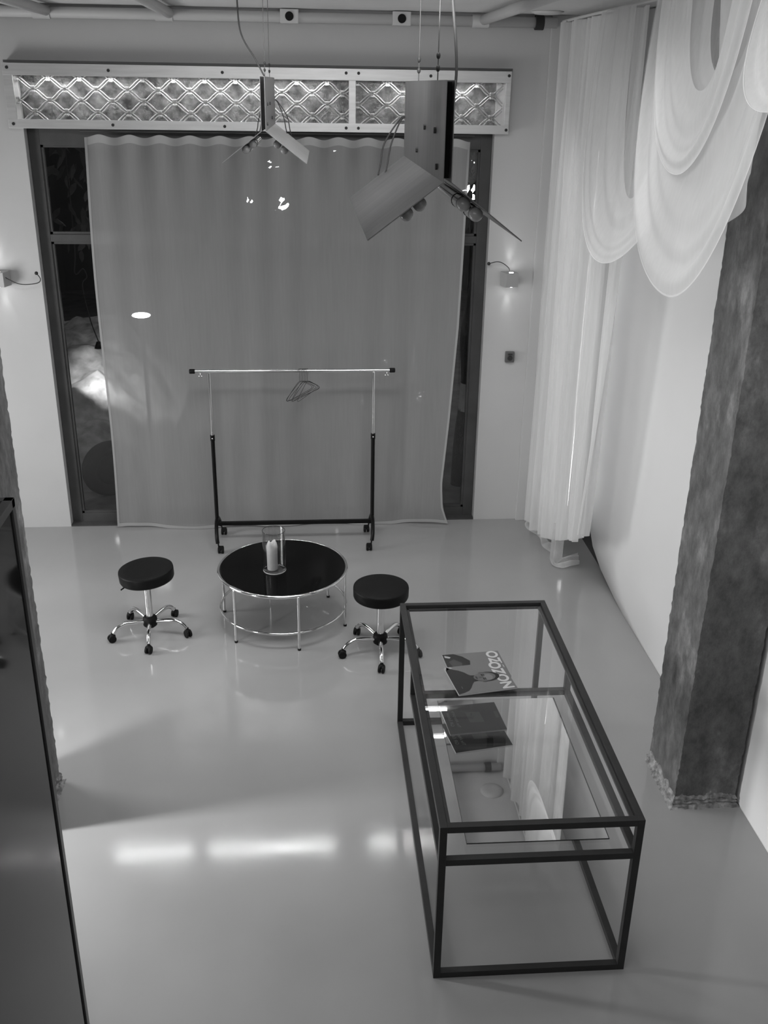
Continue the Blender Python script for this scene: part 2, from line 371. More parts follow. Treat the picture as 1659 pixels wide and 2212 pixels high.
for x0, x1 in ((-1.95, -1.2), (-1.03, .22), (.58, .86), (.93, 1.3)):
    b = B(); cyl(b, (x0, .062, .383), (x1, .062, .383), .014, 12); link('tube_lamp', b, 'boxtube', lb)

# ------------------------------------------------------------------ ceiling pipes
t = thing('conduit', 'white pipe running along the top of the window wall under the ceiling', 'pipe', (0, 7.84, 3.935))
b = B(); tube(b, [(-3.9, 0, 0), (1.86, 0, 0)], .036, 16); link('pipe', b, 'pipe', t, smooth=True)
for x in (-1.78, -.94, 1.3):
    b = B(); tube(b, [(x - .06, 0, 0), (x + .06, 0, 0)], .043, 16); auto(link('tee_fitting', b, 'pipe', t))
for x in (-.065, .73):
    b = B(); box(b, x - .065, x + .065, -.05, .045, -.04, .05, .006); bx = link('junction_box', b, 'pipe', t)
    b = B(); cyl(b, (x, -.055, .004), (x, -.04, .004), .03, 20); link('opening', b, 'box', bx)
b = B(); tube(b, [(1.70, 0, 0), (1.76, 0, 0)], .05, 16); auto(link('clamp', b, 'caseframe', t))
for x, lab in ((-1.74, 'white branch pipe on the ceiling, leftmost of three running towards the room'), (-.9, 'white branch pipe on the ceiling, middle of three running towards the room'), (1.32, 'white branch pipe on the ceiling, rightmost of three behind the large lamp')):
    b = B(); tube(b, [(x, 7.79, 3.943), (x, 3.2, 3.943)], .034, 14); tag(link('ceiling_pipe', b, 'pipe', smooth=True), lab, 'pipe', 'branch pipes on the ceiling')
b = B(); lathe(b, [(.0, 0), (.11, 0), (.11, -.005), (.085, -.018), (.05, -.02), (0, -.02)], 32); o = link('ceiling_plate', b, 'pipe', smooth=True, loc=(1.72, 7.55, 3.989))
tag(o, 'round plate on the ceiling in the far right corner beside the pipe end', 'ceiling plate')

# ------------------------------------------------------------------ grey sheer window curtain
ct = thing('window_curtain', 'large grey sheer curtain hanging in front of the window below the light box', 'curtain', (0, 7.82, 0))
def cur(u, v, dy=0.):
    # u 0..1 along width, v 0..1 from bottom to top
    z = v * 3.145
    xl = -1.575 + (1 - v) * -.035 + .012 * math.sin(v * 7)
    xr = lerp_tab([(0, 1.215), (.05, 1.165), (.12, 1.15), (.3, 1.19), (.55, 1.235), (.75, 1.25), (1, 1.262)], v)
    x = xl + (xr - xl) * u
    ph = u * 2 * PI * 13
    amp = .0015 + .02 * (v ** 12)
    y = amp * math.sin(ph) + .006 * math.sin(u * 47 + 2) * math.sin(u * 19 + v) + .012 * math.sin(u * 23 + v * 2.2) * (1 - v) + .02 * (1 - v) * math.sin(u * 9 + 1.7)
    if u > .9: y -= (u - .9) * .25 * (1 - abs(v - .3))
    zs_ = 0
    zz = z + v ** 8 * (-.022 * (.5 + .5 * math.cos(ph))) + (1 - v) ** 8 * (.012 + .018 * math.sin(u * 17 + 1) * math.sin(u * 5 + .4))
    return Vector((x, y + dy, max(zz, .004)))
b = B(); grid(b, lambda u, v: cur(u, .016 + v * .966), 260, 40); link('cloth', b, 'sheer', ct, smooth=True)
b = B(); grid(b, lambda u, v: cur(u, .982 + v * .018, 0), 260, 2); link('top_hem', b, 'hem', ct, smooth=True)
b = B(); grid(b, lambda u, v: cur(u, v * .010, -.002), 260, 2); link('bottom_hem', b, 'hem', ct, smooth=True)
b = B(); grid(b, lambda u, v: cur(u, .010 + v * .006, 0), 260, 1); link('lower_band', b, 'sheer', ct, smooth=True)
b = B(); grid(b, lambda u, v: cur(.994 + u * .006, v, -.002), 1, 40); link('side_hem', b, 'hem', ct, smooth=True)
b = B(); grid(b, lambda u, v: cur(u * .006, v, -.002), 1, 40); link('side_hem', b, 'hem', ct, smooth=True)
b = B(); cyl(b, (-1.6, .03, 3.165), (1.3, .03, 3.165), .006, 8); link('curtain_wire', b, 'wire', ct)

# ------------------------------------------------------------------ white sheer drapes at right
HEM = [(5.98, .62), (6.18, .59), (6.5, .45), (6.78, .34), (7.08, .20), (7.28, .15), (7.42, .10), (7.56, .05), (7.67, .09), (7.8, .05), (7.95, .08)]
dr = thing('white_curtain', 'tall white sheer curtain gathered in folds along the right side by the window corner', 'curtain', (1.9, 6.9, 0))
def wc(u, v):
    y = 7.84 - u * 1.86; zb = lerp_tab(HEM, y); z = zb + (3.93 - zb) * v
    f = .028 * math.sin(u * 62 + 1.1 * math.sin(v * 3)) + .02 * math.sin(u * 29 + v * 1.5 + 1) + .012 * math.sin(u * 131)
    spread = (1 - v) ** 2
    yy = y + .02 * math.sin(u * 40 + v * 2) - .05 * spread * math.sin(u * PI)
    if u > .8: yy += (u - .8) * 1.0 * spread
    return Vector((f + .05 * u, yy - 6.9, z))
b = B(); grid(b, wc, 300, 46); link('cloth', b, 'white_sheer', dr, smooth=True)
def wc2(u, v):
    p = wc(.02 + u * .62, v); return p + Vector((.05 + .02 * math.sin(u * 51 + v), .0, .015 * math.sin(u * 21)))
b = B(); grid(b, wc2, 200, 30); link('second_layer', b, 'white_sheer2', dr, smooth=True)
b = B(); cyl(b, (0, .94, 3.945), (0, -1.9 - .9, 3.945), .009, 10); link('ceiling_rail', b, 'pipe', dr)
# tail of the curtain that falls onto the floor
def path_at(path, v):
    i_ = v * (len(path) - 1); k = min(int(i_), len(path) - 2); return Vector(path[k]).lerp(Vector(path[k + 1]), i_ - k)
TP = spline([(1.93, 6.80, .44), (1.935, 6.84, .30), (1.95, 6.90, .14), (1.97, 6.95, .02), (2.03, 6.97, .012), (2.10, 7.0, .02), (2.18, 7.04, .008)], 5)
def tail(u, v):
    a = u * 2 - 1; p = path_at(TP, v); t = min(1, max(0, (v - .4) * 4))
    wv = Vector((.045, -.01, 0)) * (1 - t) + Vector((.02, .06 + .04 * v, 0)) * t
    bump_ = .014 * (1 + math.sin(u * 13 + v * 6)) * t
    return p + wv * a + Vector((.012 * math.sin(u * 9) * (1 - t) - 1.9, -6.9, bump_))
b = B(); grid(b, tail, 26, 40); link('floor_tail', b, 'white_sheer', dr, smooth=True)
def pud(u, v):
    p = Vector((1.93, 7.78, 0)).lerp(Vector((2.03, 7.12, 0)), u); w = .035 + .02 * math.sin(u * 11)
    h = .045 * math.sin(v * PI) * (.55 + .45 * math.sin(u * 27)) + .004
    return Vector((p.x - 1.9 + w * (v - .5) * 2, p.y - 6.9 + .02 * math.sin(v * 5), h))
b = B(); grid(b, pud, 70, 12); link('floor_puddle', b, 'white_sheer2', dr, smooth=True)
# led tube behind the curtain
t = thing('led_tube', 'thin bright vertical light tube hanging behind the white curtain', 'light tube', (2.13, 7.36, 0))
b = B(); cyl(b, (0, 0, .35), (0, 0, 3.1), .011, 12); link('tube', b, 'tube', t)
b = B(); cyl(b, (0, 0, 3.1), (0, 0, 3.985), .003, 6); link('hanging_wire', b, 'wire', t)

# swags: cloth lofted between an inner and an outer hanging line, in folds
def swag(name, label, left_in, left_out, right_in, right_out, sag_in, sag_out, x=1.8, folds=7, depth=.16, mat_='swag_sheer', skew=.5, nu=60, nv=70):
    def f(u, v):      # u along the hanging line, v from the inner line to the outer line
        a = Vector(left_in).lerp(Vector(left_out), v); c = Vector(right_in).lerp(Vector(right_out), v)
        s = sag_in + (sag_out - sag_in) * (v ** .8)
        k = skew; uu = u
        # pointed parabola whose lowest point lies at k
        w = (u / k) if u < k else ((1 - u) / (1 - k)); w = max(0., min(1., w)); drop = (1 - (1 - w) ** 2)
        lowz = s
        zt = a.y + (c.y - a.y) * u
        z = zt - (zt - lowz) * drop
        y = a.x + (c.x - a.x) * (u ** 1.0)
        # cloth hangs steeply from each end and turns in the bowl
        y = a.x + (c.x - a.x) * (.5 - .5 * math.cos(PI * min(1, max(0, u)))) * .75 + (c.x - a.x) * u * .25
        xb = -depth * math.sin(PI * u) * (.25 + .75 * v) + (.016 * math.sin(v * folds * 2.4 + 2.2 * u) * abs(math.sin(v * 4.1 + u)) + .009 * math.sin(v * folds * 5.1 + 4 * u + 1) * (.5 + .5 * math.sin(v * 7 + 2))) * (.4 + .6 * abs(math.cos(PI * u)))
        return Vector((x + xb, y, z))
    b = B(); grid(b, f, nu, nv)
    o = link(name, b, mat_, smooth=True); b = B(); grid(b, lambda u, v: f(u, 1 + v * .012) + Vector((-.002, 0, 0)), nu, 1); link('hem', b, 'hem_white', o, smooth=True); tag(o, label, 'drape', 'white sheer swags hung from the ceiling at right'); return o
swag('draped_swag', 'white sheer swag looping low in a deep bowl beside the tall curtain', (5.95, 3.93), (6.65, 3.93), (5.2, 3.93), (4.65, 3.55), 2.95, 2.60, x=1.84, skew=.5, folds=6)
swag('draped_swag', 'lowest white sheer swag ending in a pointed bowl left of the raw concrete pillar', (4.5, 3.93), (5.15, 3.93), (4.0, 3.93), (3.66, 3.93), 3.55, 2.69, x=1.72, folds=7, skew=.6)
swag('draped_swag', 'small high white sheer swag at the top right edge, in front of the concrete pillar', (3.65, 3.93), (3.85, 3.93), (3.1, 3.93), (2.9, 3.93), 3.6, 3.44, x=1.68, folds=4, skew=.5, nv=40)
swag('draped_swag', 'small white sheer swag nested inside the lowest swag, high beside the ceiling', (4.6, 3.93), (4.95, 3.93), (4.12, 3.93), (3.95, 3.93), 3.5, 3.17, x=1.66, folds=5, depth=.06, skew=.55)
# loose sheet falling between the swags
b = B()
def sheet(u, v):
    y = 5.75 - u * 1.5; zb = lerp_tab([(4.2, 3.5), (4.6, 3.28), (5.0, 3.0), (5.4, 3.1), (5.8, 3.3)], y)
    z = zb + (3.93 - zb) * v
    return Vector((1.94 + .03 * math.sin(u * 40) + .015 * math.sin(u * 91), y + .03 * math.sin(v * 4), z))
grid(b, sheet, 120, 16); tag(link('draped_cloth', b, 'white_sheer2', smooth=True), 'short pleated white sheer panel hanging from the ceiling behind the swags', 'drape', 'white sheer swags hung from the ceiling at right')
# pointed corner flap beside the pillar
b = B()
def flap(u, v):
    top = Vector((1.74, 4.5 - u * .62, 3.93)); lo = Vector((1.7, lerp_tab([(0, 4.25), (.5, 4.0), (1, 3.78)], u), lerp_tab([(0, 2.86), (.45, 2.98), (.8, 3.10), (1, 3.22)], u)))
    p = lo.lerp(top, v); p.x += .025 * math.sin(u * 11 + v * 3); return p
grid(b, flap, 50, 30); tag(link('draped_cloth', b, 'white_sheer2', smooth=True), 'white sheer corner flap with a slanting hem hanging in front of the raw concrete pillar', 'drape', 'white sheer swags hung from the ceiling at right')

# ------------------------------------------------------------------ pendant lamps of bent steel
def pendant(label, x, ynear, z0, rz):
    t = thing('pendant_lamp', label, 'pendant lamp', (x, ynear, z0), rz, 'bent steel pendant lamps')
    L = 1.06; H = .246; g = .012; th = .0015
    for s, nm in ((-1, 'left'), (1, 'right')):
        b = B()
        sec = [(s * g, H), (s * g, 0), (s * (g + .197), -.148)]
        off = [(s * (g - th * 1.6), H), (s * (g - th * 1.6), -.001), (s * (g + .196), -.148 - th * 1.8)]
        ring = []
        for y in (0, L * .25, L * .5, L * .75, L): ring.append([b.verts.new((p[0], y, p[1])) for p in sec + off[::-1]])
        for a, c in zip(ring, ring[1:]):
            for k in range(6): b.faces.new((a[k], a[(k + 1) % 6], c[(k + 1) % 6], c[k]))
        b.faces.new(ring[0][::-1]); b.faces.new(ring[-1])
        sh = link('bent_sheet', b, 'steel', t)
        for (y, z) in ((.18, .12), (.42, .12), (.12, .03), (.62, .045)):
            b = B(); cyl(b, (s * g, y, z), (s * (g + .006), y, z), .008, 6); link('bolt', b, 'caseframe', sh)
        ux, uz = s * .8, -.6; nx, nz = -s * .6, -.8   # along the wing, and below it
        for q, fr in ((0, .078), (1, .122)):
            cx_, cz_ = s * g + ux * fr + nx * .023, uz * fr + nz * .023
            b = B(); cyl(b, (cx_, .12, cz_), (cx_, .56, cz_), .0185, 16); hs = auto(link('socket_tube', b, 'chrome', t))
            b = B(); tube(b, [(cx_, .20, cz_), (cx_, .206, cz_)], .0196, 16); link('clamp_band', b, 'black', hs)
            b = B(); ball(b, (cx_, .095, cz_), .0195); link('globe_bulb', b, 'bulb', t, smooth=True)
        for q in (0, 1):
            y = L - .03 + q * .05
            b = B(); tube(b, spline([(0, y, .13), (s * .025, y + .02, .12), (s * (.06 + .02 * q), y + .01, .04), (s * (.075 + .02 * q), y - .01, -.03), (s * (.085 + .02 * q), y - .04, -.065)], 6), .003, 6); link('lamp_wire', b, 'cable', t, smooth=True)
    b = B(); box(b, -.0092, .0092, .05, L - .05, .006, H - .004); link('slot_shade', b, 'box', t)  # near-black filler paints the shade in the slot between the sheets
    for y in (.27, .75):
        b = B(); cyl(b, (0, y, H), (0, y, 3.99 - z0), .0016, 6); w = link('suspension_wire', b, 'wire', t)
        b = B()
        for zz in (.03, .062): ball(b, (0, y, H + zz), .006, 8, 6, (1, 1, 1.5))
        link('wire_grip', b, 'caseframe', w, smooth=True)
    return t
pN = pendant('larger nearer pendant lamp of bent steel sheets, right of centre', .381, 2.70, 3.27, 0)
pF = pendant('smaller farther pendant lamp of bent steel sheets, over the window curtain', -.180, 5.20, 3.287, math.radians(-1.2))
b = B(); tube(b, spline([(.02, .30, .72), (.03, .28, .5), (.05, .26, .28), (.035, .25, .17), (.014, .25, .13)], 8), .004, 8); link('power_cable', b, 'cable', pN, smooth=True)
b = B(); tube(b, spline([(-.13, .35, .703), (-.12, .33, .46), (-.05, .32, .33), (-.005, .3, .25)], 8), .004, 8); link('power_cable', b, 'cable', pF, smooth=True)

# ------------------------------------------------------------------ cube wall lamps
def sconce(label, x, z, cable, rz=0):
    t = thing('wall_lamp', label, 'wall lamp', (x, 7.84, z), rz, 'small cube wall lamps')
    b = B(); box(b, -.055, .055, -.055, .055, -.055, .055, .003); link('body', b, 'sconce', t)
    for s in (1, -1):
        b = B(); cyl(b, (0, -.028, s * .055), (0, -.028, s * .0575), .016, 16); link('light_opening', b, 'glow', t)
    b = B(); tube(b, spline(cable, 8), .0035, 8); link('cord', b, 'cable', t, smooth=True)
    b = B(); ball(b, cable[-1], .014, 8, 6); link('wall_clip', b, 'caseframe', t, smooth=True)
    for s in (1, -1):
        spot('wall_lamp_beam', (x, 7.865, z + s * .062), (x, 7.90, z + s * .5), 1.1, 42, 1.0, .012)
    return t
sconce('grey cube wall lamp right of the window, glowing above and below', 1.632, 2.105, [(-.005, -.01, .055), (-.01, 0, .085), (-.05, .02, .12), (-.1, .03, .135), (-.165, .045, .12)], .25)
sconce('grey cube wall lamp left of the window at the picture edge', -2.30, 2.105, [(.01, -.02, .055), (.06, -.02, .01), (.16, 0, -.035), (.27, .04, -.03), (.30, .05, .0), (.275, .045, .045)], -.25)
b = B(); box(b, -.038, .038, -.035, 0, -.045, .045, .01); sw = link('wall_switch', b, 'switch', loc=(1.685, 7.9, 1.465)); tag(sw, 'small dark grey box switch on the wall right of the window', 'switch')
b = B(); lathe(b, [(0, .006), (.018, .006), (.022, 0)], 20); k = link('round_button', b, 'caseframe', sw); k.rotation_euler = (PI / 2, 0, 0); k.location = (0, -.034, -.008)
b = B(); box(b, -.018, .018, -.042, -.033, .018, .032, .003); link('hinge', b, 'caseframe', sw)

# ------------------------------------------------------------------ garment rack
rk = thing('garment_rack', 'chrome and black garment rack on casters standing in front of the window curtain', 'clothes rack', (-.1, 7.5, 0))
b = B(); cyl(b, (-.745, 0, 1.462), (.765, 0, 1.462), .0135, 16); auto(link('top_rail', b, 'chrome', rk))
for x in (-.762, .782):
    b = B(); tube(b, [(x - .022, 0, 1.462), (x - .018, 0, 1.462), (x + .018, 0, 1.462), (x + .022, 0, 1.462)], [.014, .0185, .0185, .014], 14); link('end_cap', b, 'rubber', rk, smooth=True)
for x in (-.70, .74):
    b = B(); cyl(b, (x, 0, 1.45), (x, 0, 1.425), .004, 8); ball(b, (x - .01, 0, 1.424), .007, 8, 6); ball(b, (x + .01, 0, 1.424), .007, 8, 6); link('hook_stop', b, 'chrome', rk, smooth=True)
for x, s in ((-.635, 1), (.637, -1)):
    b = B(); cyl(b, (x, 0, .93), (x, 0, 1.45), .012, 16); auto(link('upper_pole', b, 'chrome', rk))
    b = B(); cyl(b, (x, 0, .2), (x, 0, .915), .0155, 16); cyl(b, (x, 0, .90), (x, 0, .945), .0185, 16); pl = auto(link('lower_pole', b, 'black', rk))
    b = B(); ball(b, (x, -.02, .922), .007, 8, 6); link('locking_screw', b, 'chrome', pl, smooth=True)
    b = B(); tube(b, spline([(x + s * .012, -.185, .085), (x + s * .005, -.16, .14), (x, -.08, .205), (x, 0, .225), (x, .08, .2), (x + s * .005, .15, .14), (x + s * .012, .17, .09)], 6), .0155, 12); link('foot_arch', b, 'black', rk, smooth=True)
    for y in (-.19, .175):
        b = B(); cyl(b, (x + s * .015, y, .095), (x + s * .02, y, .055), .006, 8)
        for q in (-.014, .014): tube(b, [(x + s * .035 + q - .010, y + .004, .029), (x + s * .035 + q - .007, y + .004, .029), (x + s * .035 + q + .007, y + .004, .029), (x + s * .035 + q + .010, y + .004, .029)], [.022, .029, .029, .022], 18)
        box(b, x + s * .035 - .022, x + s * .035 + .022, y - .02, y + .02, .03, .06, .006)
        link('caster', b, 'rubber', rk, smooth=False)
b = B(); box(b, -.635, .637, -.014, .014, .165, .195, .003); link('lower_crossbar', b, 'black', rk)
# hangers
def hanger_bm():
    b = B(); r = .0016
    hook = [(0, -.016 * 1.0, -.004)] + [(0, .0165 * math.sin(a), .0165 * math.cos(a)) for a in [math.radians(q) for q in range(-100, 100, 20)]] + [(0, .012, -.02), (0, 0, -.045), (0, 0, -.085)]
    tube(b, hook, r, 6)
    tri = spline([(0, 0, -.085), (0, .05, -.098), (0, .17, -.155), (0, .205, -.178), (0, .195, -.192), (0, .1, -.195), (0, -.1, -.195), (0, -.195, -.192), (0, -.205, -.178), (0, -.17, -.155), (0, -.05, -.098), (0, 0, -.085)], 5)
    tube(b, tri, r, 6); return b
h0 = None
hl = ['leftmost wire hanger of the bunch on the garment rack', 'second wire hanger from the left on the garment rack', 'third wire hanger from the left on the garment rack', 'fourth wire hanger from the left on the garment rack', 'fifth wire hanger from the left on the garment rack', 'rightmost wire hanger of the bunch on the garment rack']
for i in range(6):
    if h0 is None: h = h0 = link('wire_hanger', hanger_bm(), 'caseframe', smooth=True)
    else: h = h0.copy(); COL.objects.link(h)
    h.location = (-.042 + i * .0125, 7.5, 1.462); h.rotation_euler = (0, 0, math.radians(-28 - [0, 5, -4, 7, 2, -6][i]))
    tag(h, hl[i], 'hanger', 'wire hangers on the garment rack')

# ------------------------------------------------------------------ round coffee table
tb = thing('coffee_table', 'round coffee table with black glass top and chrome ring frame between the two stools', 'table', (-.175, 6.21, 0))
b = B(); lathe(b, [(0, .405), (.432, .405), (.434, .408), (.434, .416), (.432, .419), (0, .419)], 96); auto(link('glass_top', b, 'tabletop', tb))
b = B(); tube(b, [(.442 * math.cos(a), .442 * math.sin(a), .408) for a in [2 * PI * k / 96 for k in range(96)]], .0115, 12, closed=True); link('top_ring', b, 'chrome', tb, smooth=True)
b = B(); tube(b, [(.44 * math.cos(a), .44 * math.sin(a), .13) for a in [2 * PI * k / 96 for k in range(96)]], .0085, 10, closed=True); link('lower_ring', b, 'chrome', tb, smooth=True)
for k in range(6):
    a = math.radians(-16 + 60 * k); c, s = math.cos(a) * .446, math.sin(a) * .446
    b = B(); cyl(b, (c, s, .012), (c, s, .40), .0095, 14); lg = auto(link('leg', b, 'chrome', tb))
    b = B(); cyl(b, (c, s, 0), (c, s, .014), .0115, 14); link('foot', b, 'rubber', lg)
vs = thing('hurricane_vase', 'clear glass cylinder vase standing on the black coffee table around a candle', 'vase', (-.229, 6.15, .419))
b = B(); lathe(b, [(0, .004), (.0745, .004), (.0785, .012), (.0785, .30), (.0775, .303), (.0745, .30), (.0745, .016), (.06, .010), (0, .010)], 48)
link('glass_body', b, 'vase', vs, smooth=True)
b = B(); tube(b, [(.0765 * math.cos(a), .0765 * math.sin(a), .301) for a in [2 * PI * k / 48 for k in range(48)]], .0017, 6, closed=True); link('rim', b, 'edge', vs, smooth=True)
b = B(); tube(b, [(.076 * math.cos(a), .076 * math.sin(a), .004) for a in [2 * PI * k / 48 for k in range(48)]], .0035, 8, closed=True); link('thick_base', b, 'bulb', vs, smooth=True)
cd = thing('candle', 'white pillar candle with a burnt hollow tip standing inside the glass vase', 'candle', (-.243, 6.145, .4305))
b = B(); lathe(b, [(0, 0), (.033, 0), (.036, .005), (.037, .15), (.039, .165), (.034, .185), (.024, .205), (.020, .208), (.017, .203), (.015, .18), (0, .172)], 28)
for v in b.verts:
    if v.co.z > .16:
        a = math.atan2(v.co.y, v.co.x); v.co.z += .012 * math.sin(2 * a + .6) * min(1, (v.co.z - .16) / .03)
link('wax', b, 'wax', cd, smooth=True)
b = B(); tube(b, [(0, 0, .17), (.002, 0, .183), (.006, 0, .19)], .0015, 6); link('wick', b, 'wick', cd)

# ------------------------------------------------------------------ stools
def stool(label, x, y, a0, ztop, tilt, lever):
    t = thing('rolling_stool', label, 'stool', (x, y, 0), 0, 'black rolling stools')
    b = B(); lathe(b, [(0, -.078), (.168, -.078), (.178, -.074), (.182, -.064), (.183, -.012), (.180, -.003), (.172, 0), (.12, .003), (0, .004)], 64)
    s = auto(link('seat', b, 'leather', t), 60); s.location = (0, 0, ztop); s.rotation_euler = tilt
    b = B(); tube(b, [(.1795 * math.cos(a), .1795 * math.sin(a), -.003) for a in [2 * PI * k / 64 for k in range(64)]], .0018, 6, closed=True); link('seat_piping', b, 'leather', s, smooth=True)
    b = B(); cyl(b, (0, 0, .12), (0, 0, ztop - .07), .0245, 20); auto(link('column', b, 'chrome', t))
    b = B(); lathe(b, [(0, .055), (.03, .055), (.047, .07), (.05, .1), (.047, .128), (.034, .138), (0, .138)], 20); auto(link('hub', b, 'rubber', t), 50)
    if lever:
        b = B(); tube(b, spline([(-.05, -.02, ztop - .085), (-.11, -.06, ztop - .09), (-.155, -.105, ztop - .105)], 5), .005, 8); link('height_lever', b, 'black', t, smooth=True)
    for k in range(5):
        a = math.radians(a0 + 72 * k); c, s_ = math.cos(a), math.sin(a)
        P = [(.035, .10), (.10, .112), (.165, .118), (.205, .108), (.235, .088), (.255, .062)]
        b = B(); tube(b, spline([(c * r, s_ * r, z) for r, z in P], 5), .0145, 12)
        lg = link('leg', b, 'chrome', t, smooth=True)
        b = B(); px, py = -s_, c; cx_, cy_ = c * .262, s_ * .262
        sw = R.uniform(-1, 1); dx, dy = math.cos(a + sw), math.sin(a + sw); px, py = -dy, dx
        wx, wy = cx_ + dx * .006, cy_ + dy * .006
        for q in (-.013, .013):
            tube(b, [(wx + px * (q - .008), wy + py * (q - .008), .0265), (wx + px * (q - .006), wy + py * (q - .006), .0265), (wx + px * (q + .006), wy + py * (q + .006), .0265), (wx + px * (q + .008), wy + py * (q + .008), .0265)], [.021, .0265, .0265, .021], 16)
        ball(b, (cx_, cy_, .042), .021, 12, 8, (1, 1, .9)); cyl(b, (cx_, cy_, .04), (cx_, cy_, .07), .010, 10)
        link('caster', b, 'rubber', t, smooth=False)
    return t
stool('black round rolling stool with chrome base left of the coffee table', -1.088, 6.055, -85, .50, (0, math.radians(-4), 0), True)
stool('black round rolling stool with chrome base between coffee table and display table', .475, 5.74, -92, .49, (0, 0, 0), False)

# ------------------------------------------------------------------ glass display table
WX, LY, HZ, T = .83, 1.85, .812, .030
dt = thing('display_table', 'long grey steel framed glass display table with a hanging glass shelf at right', 'display table', (.503, 3.065, 0), math.radians(-.4))
g = .0
for x in (0, WX - T):
    for y in (0, LY - T):
        b = B(); box(b, x, x + T, y, y + T, 0, HZ, .0015); link('leg', b, 'caseframe', dt)
b = B()
for z in (0, HZ - T):
    box(b, T, WX - T, 0, T, z, z + T, .0015); box(b, T, WX - T, LY - T, LY, z, z + T, .0015)
    box(b, 0, T, T, LY - T, z, z + T, .0015); box(b, WX - T, WX, T, LY - T, z, z + T, .0015)
link('outer_frame', b, 'caseframe', dt)
b = B(); zi = HZ - .012
for x0, x1, y0, y1 in ((T + .003, T + .018, T, LY - T), (WX - T - .018, WX - T - .003, T, LY - T), (T, WX - T, T + .003, T + .018), (T, WX - T, LY - T - .018, LY - T - .003)): box(b, x0, x1, y0, y1, HZ - .03, zi - .008)
link('inner_lip', b, 'caseframe', dt)
b = B(); box(b, T + .004, WX - T - .004, T + .004, LY - T - .004, zi - .008, zi); link('glass_top', b, 'glass', dt)
zs_, ys_ = .615, 1.215
b = B()
box(b, T, WX - T, 0, T, zs_, zs_ + T, .0015); box(b, T, WX - T, ys_ - T, ys_, zs_, zs_ + T, .0015)
box(b, 0.0, T, T, ys_, zs_, zs_ + T, .0015); box(b, WX - T, WX, T, ys_, zs_, zs_ + T, .0015)
link('shelf_frame', b, 'caseframe', dt)
for x in (0, WX - T):
    b = B(); box(b, x, x + T, ys_ - T, ys_, zs_ + T, HZ - T, .0015); link('shelf_hanger', b, 'caseframe', dt)
b = B(); box(b, T - .004, WX - T + .004, T - .004, ys_ - T + .004, zs_ + T - .009, zs_ + T - .003); link('shelf_glass', b, 'glass', dt)
zm = zs_ + T - .003
mr = thing('mirror', 'rectangular mirror sheet lying on the lower glass shelf of the display table', 'mirror', (.63, 3.155, zm), math.radians(-.6))
b = B(); box(b, 0, .598, 0, 1.03, 0, .004); link('backing', b, 'edge', mr)
b = B(); box(b, .0015, .5965, .0015, 1.0285, .004, .0046); link('silvered_face', b, 'mirror', mr)

# magazines
PR = {}
def flat(v):
    k = round(v, 3)
    if k not in PR: PR[k] = mat('print_%03d' % int(v * 1000), v, .35)
    return PR[k]
def poly(pts, z):
    b = B(); b.faces.new([b.verts.new((x, y, z)) for x, y in pts]); return b
def ell(cx_, cy_, rx, ry, n=24, a0=0, a1=2 * PI): return [(cx_ + rx * math.cos(a0 + (a1 - a0) * k / n), cy_ + ry * math.sin(a0 + (a1 - a0) * k / n)) for k in range(n)]
def text_part(s, size, x, y, z, v, parent, name='printed_text', bold=0., flip=False, align='CENTER'):
    cu = bpy.data.curves.new('t', 'FONT'); cu.body = s; cu.size = size; cu.offset = bold; cu.align_x = align; cu.space_character = 1.0
    o = bpy.data.objects.new('t', cu); COL.objects.link(o)
    me = bpy.data.meshes.new_from_object(o.evaluated_get(bpy.context.evaluated_depsgraph_get())); bpy.data.objects.remove(o)
    me.materials.clear(); me.materials.append(flat(v)); p = bpy.data.objects.new(name, me); COL.objects.link(p); p.parent = parent; p.location = (x, y, z)
    if flip: p.rotation_euler = (0, PI, 0)
    return p
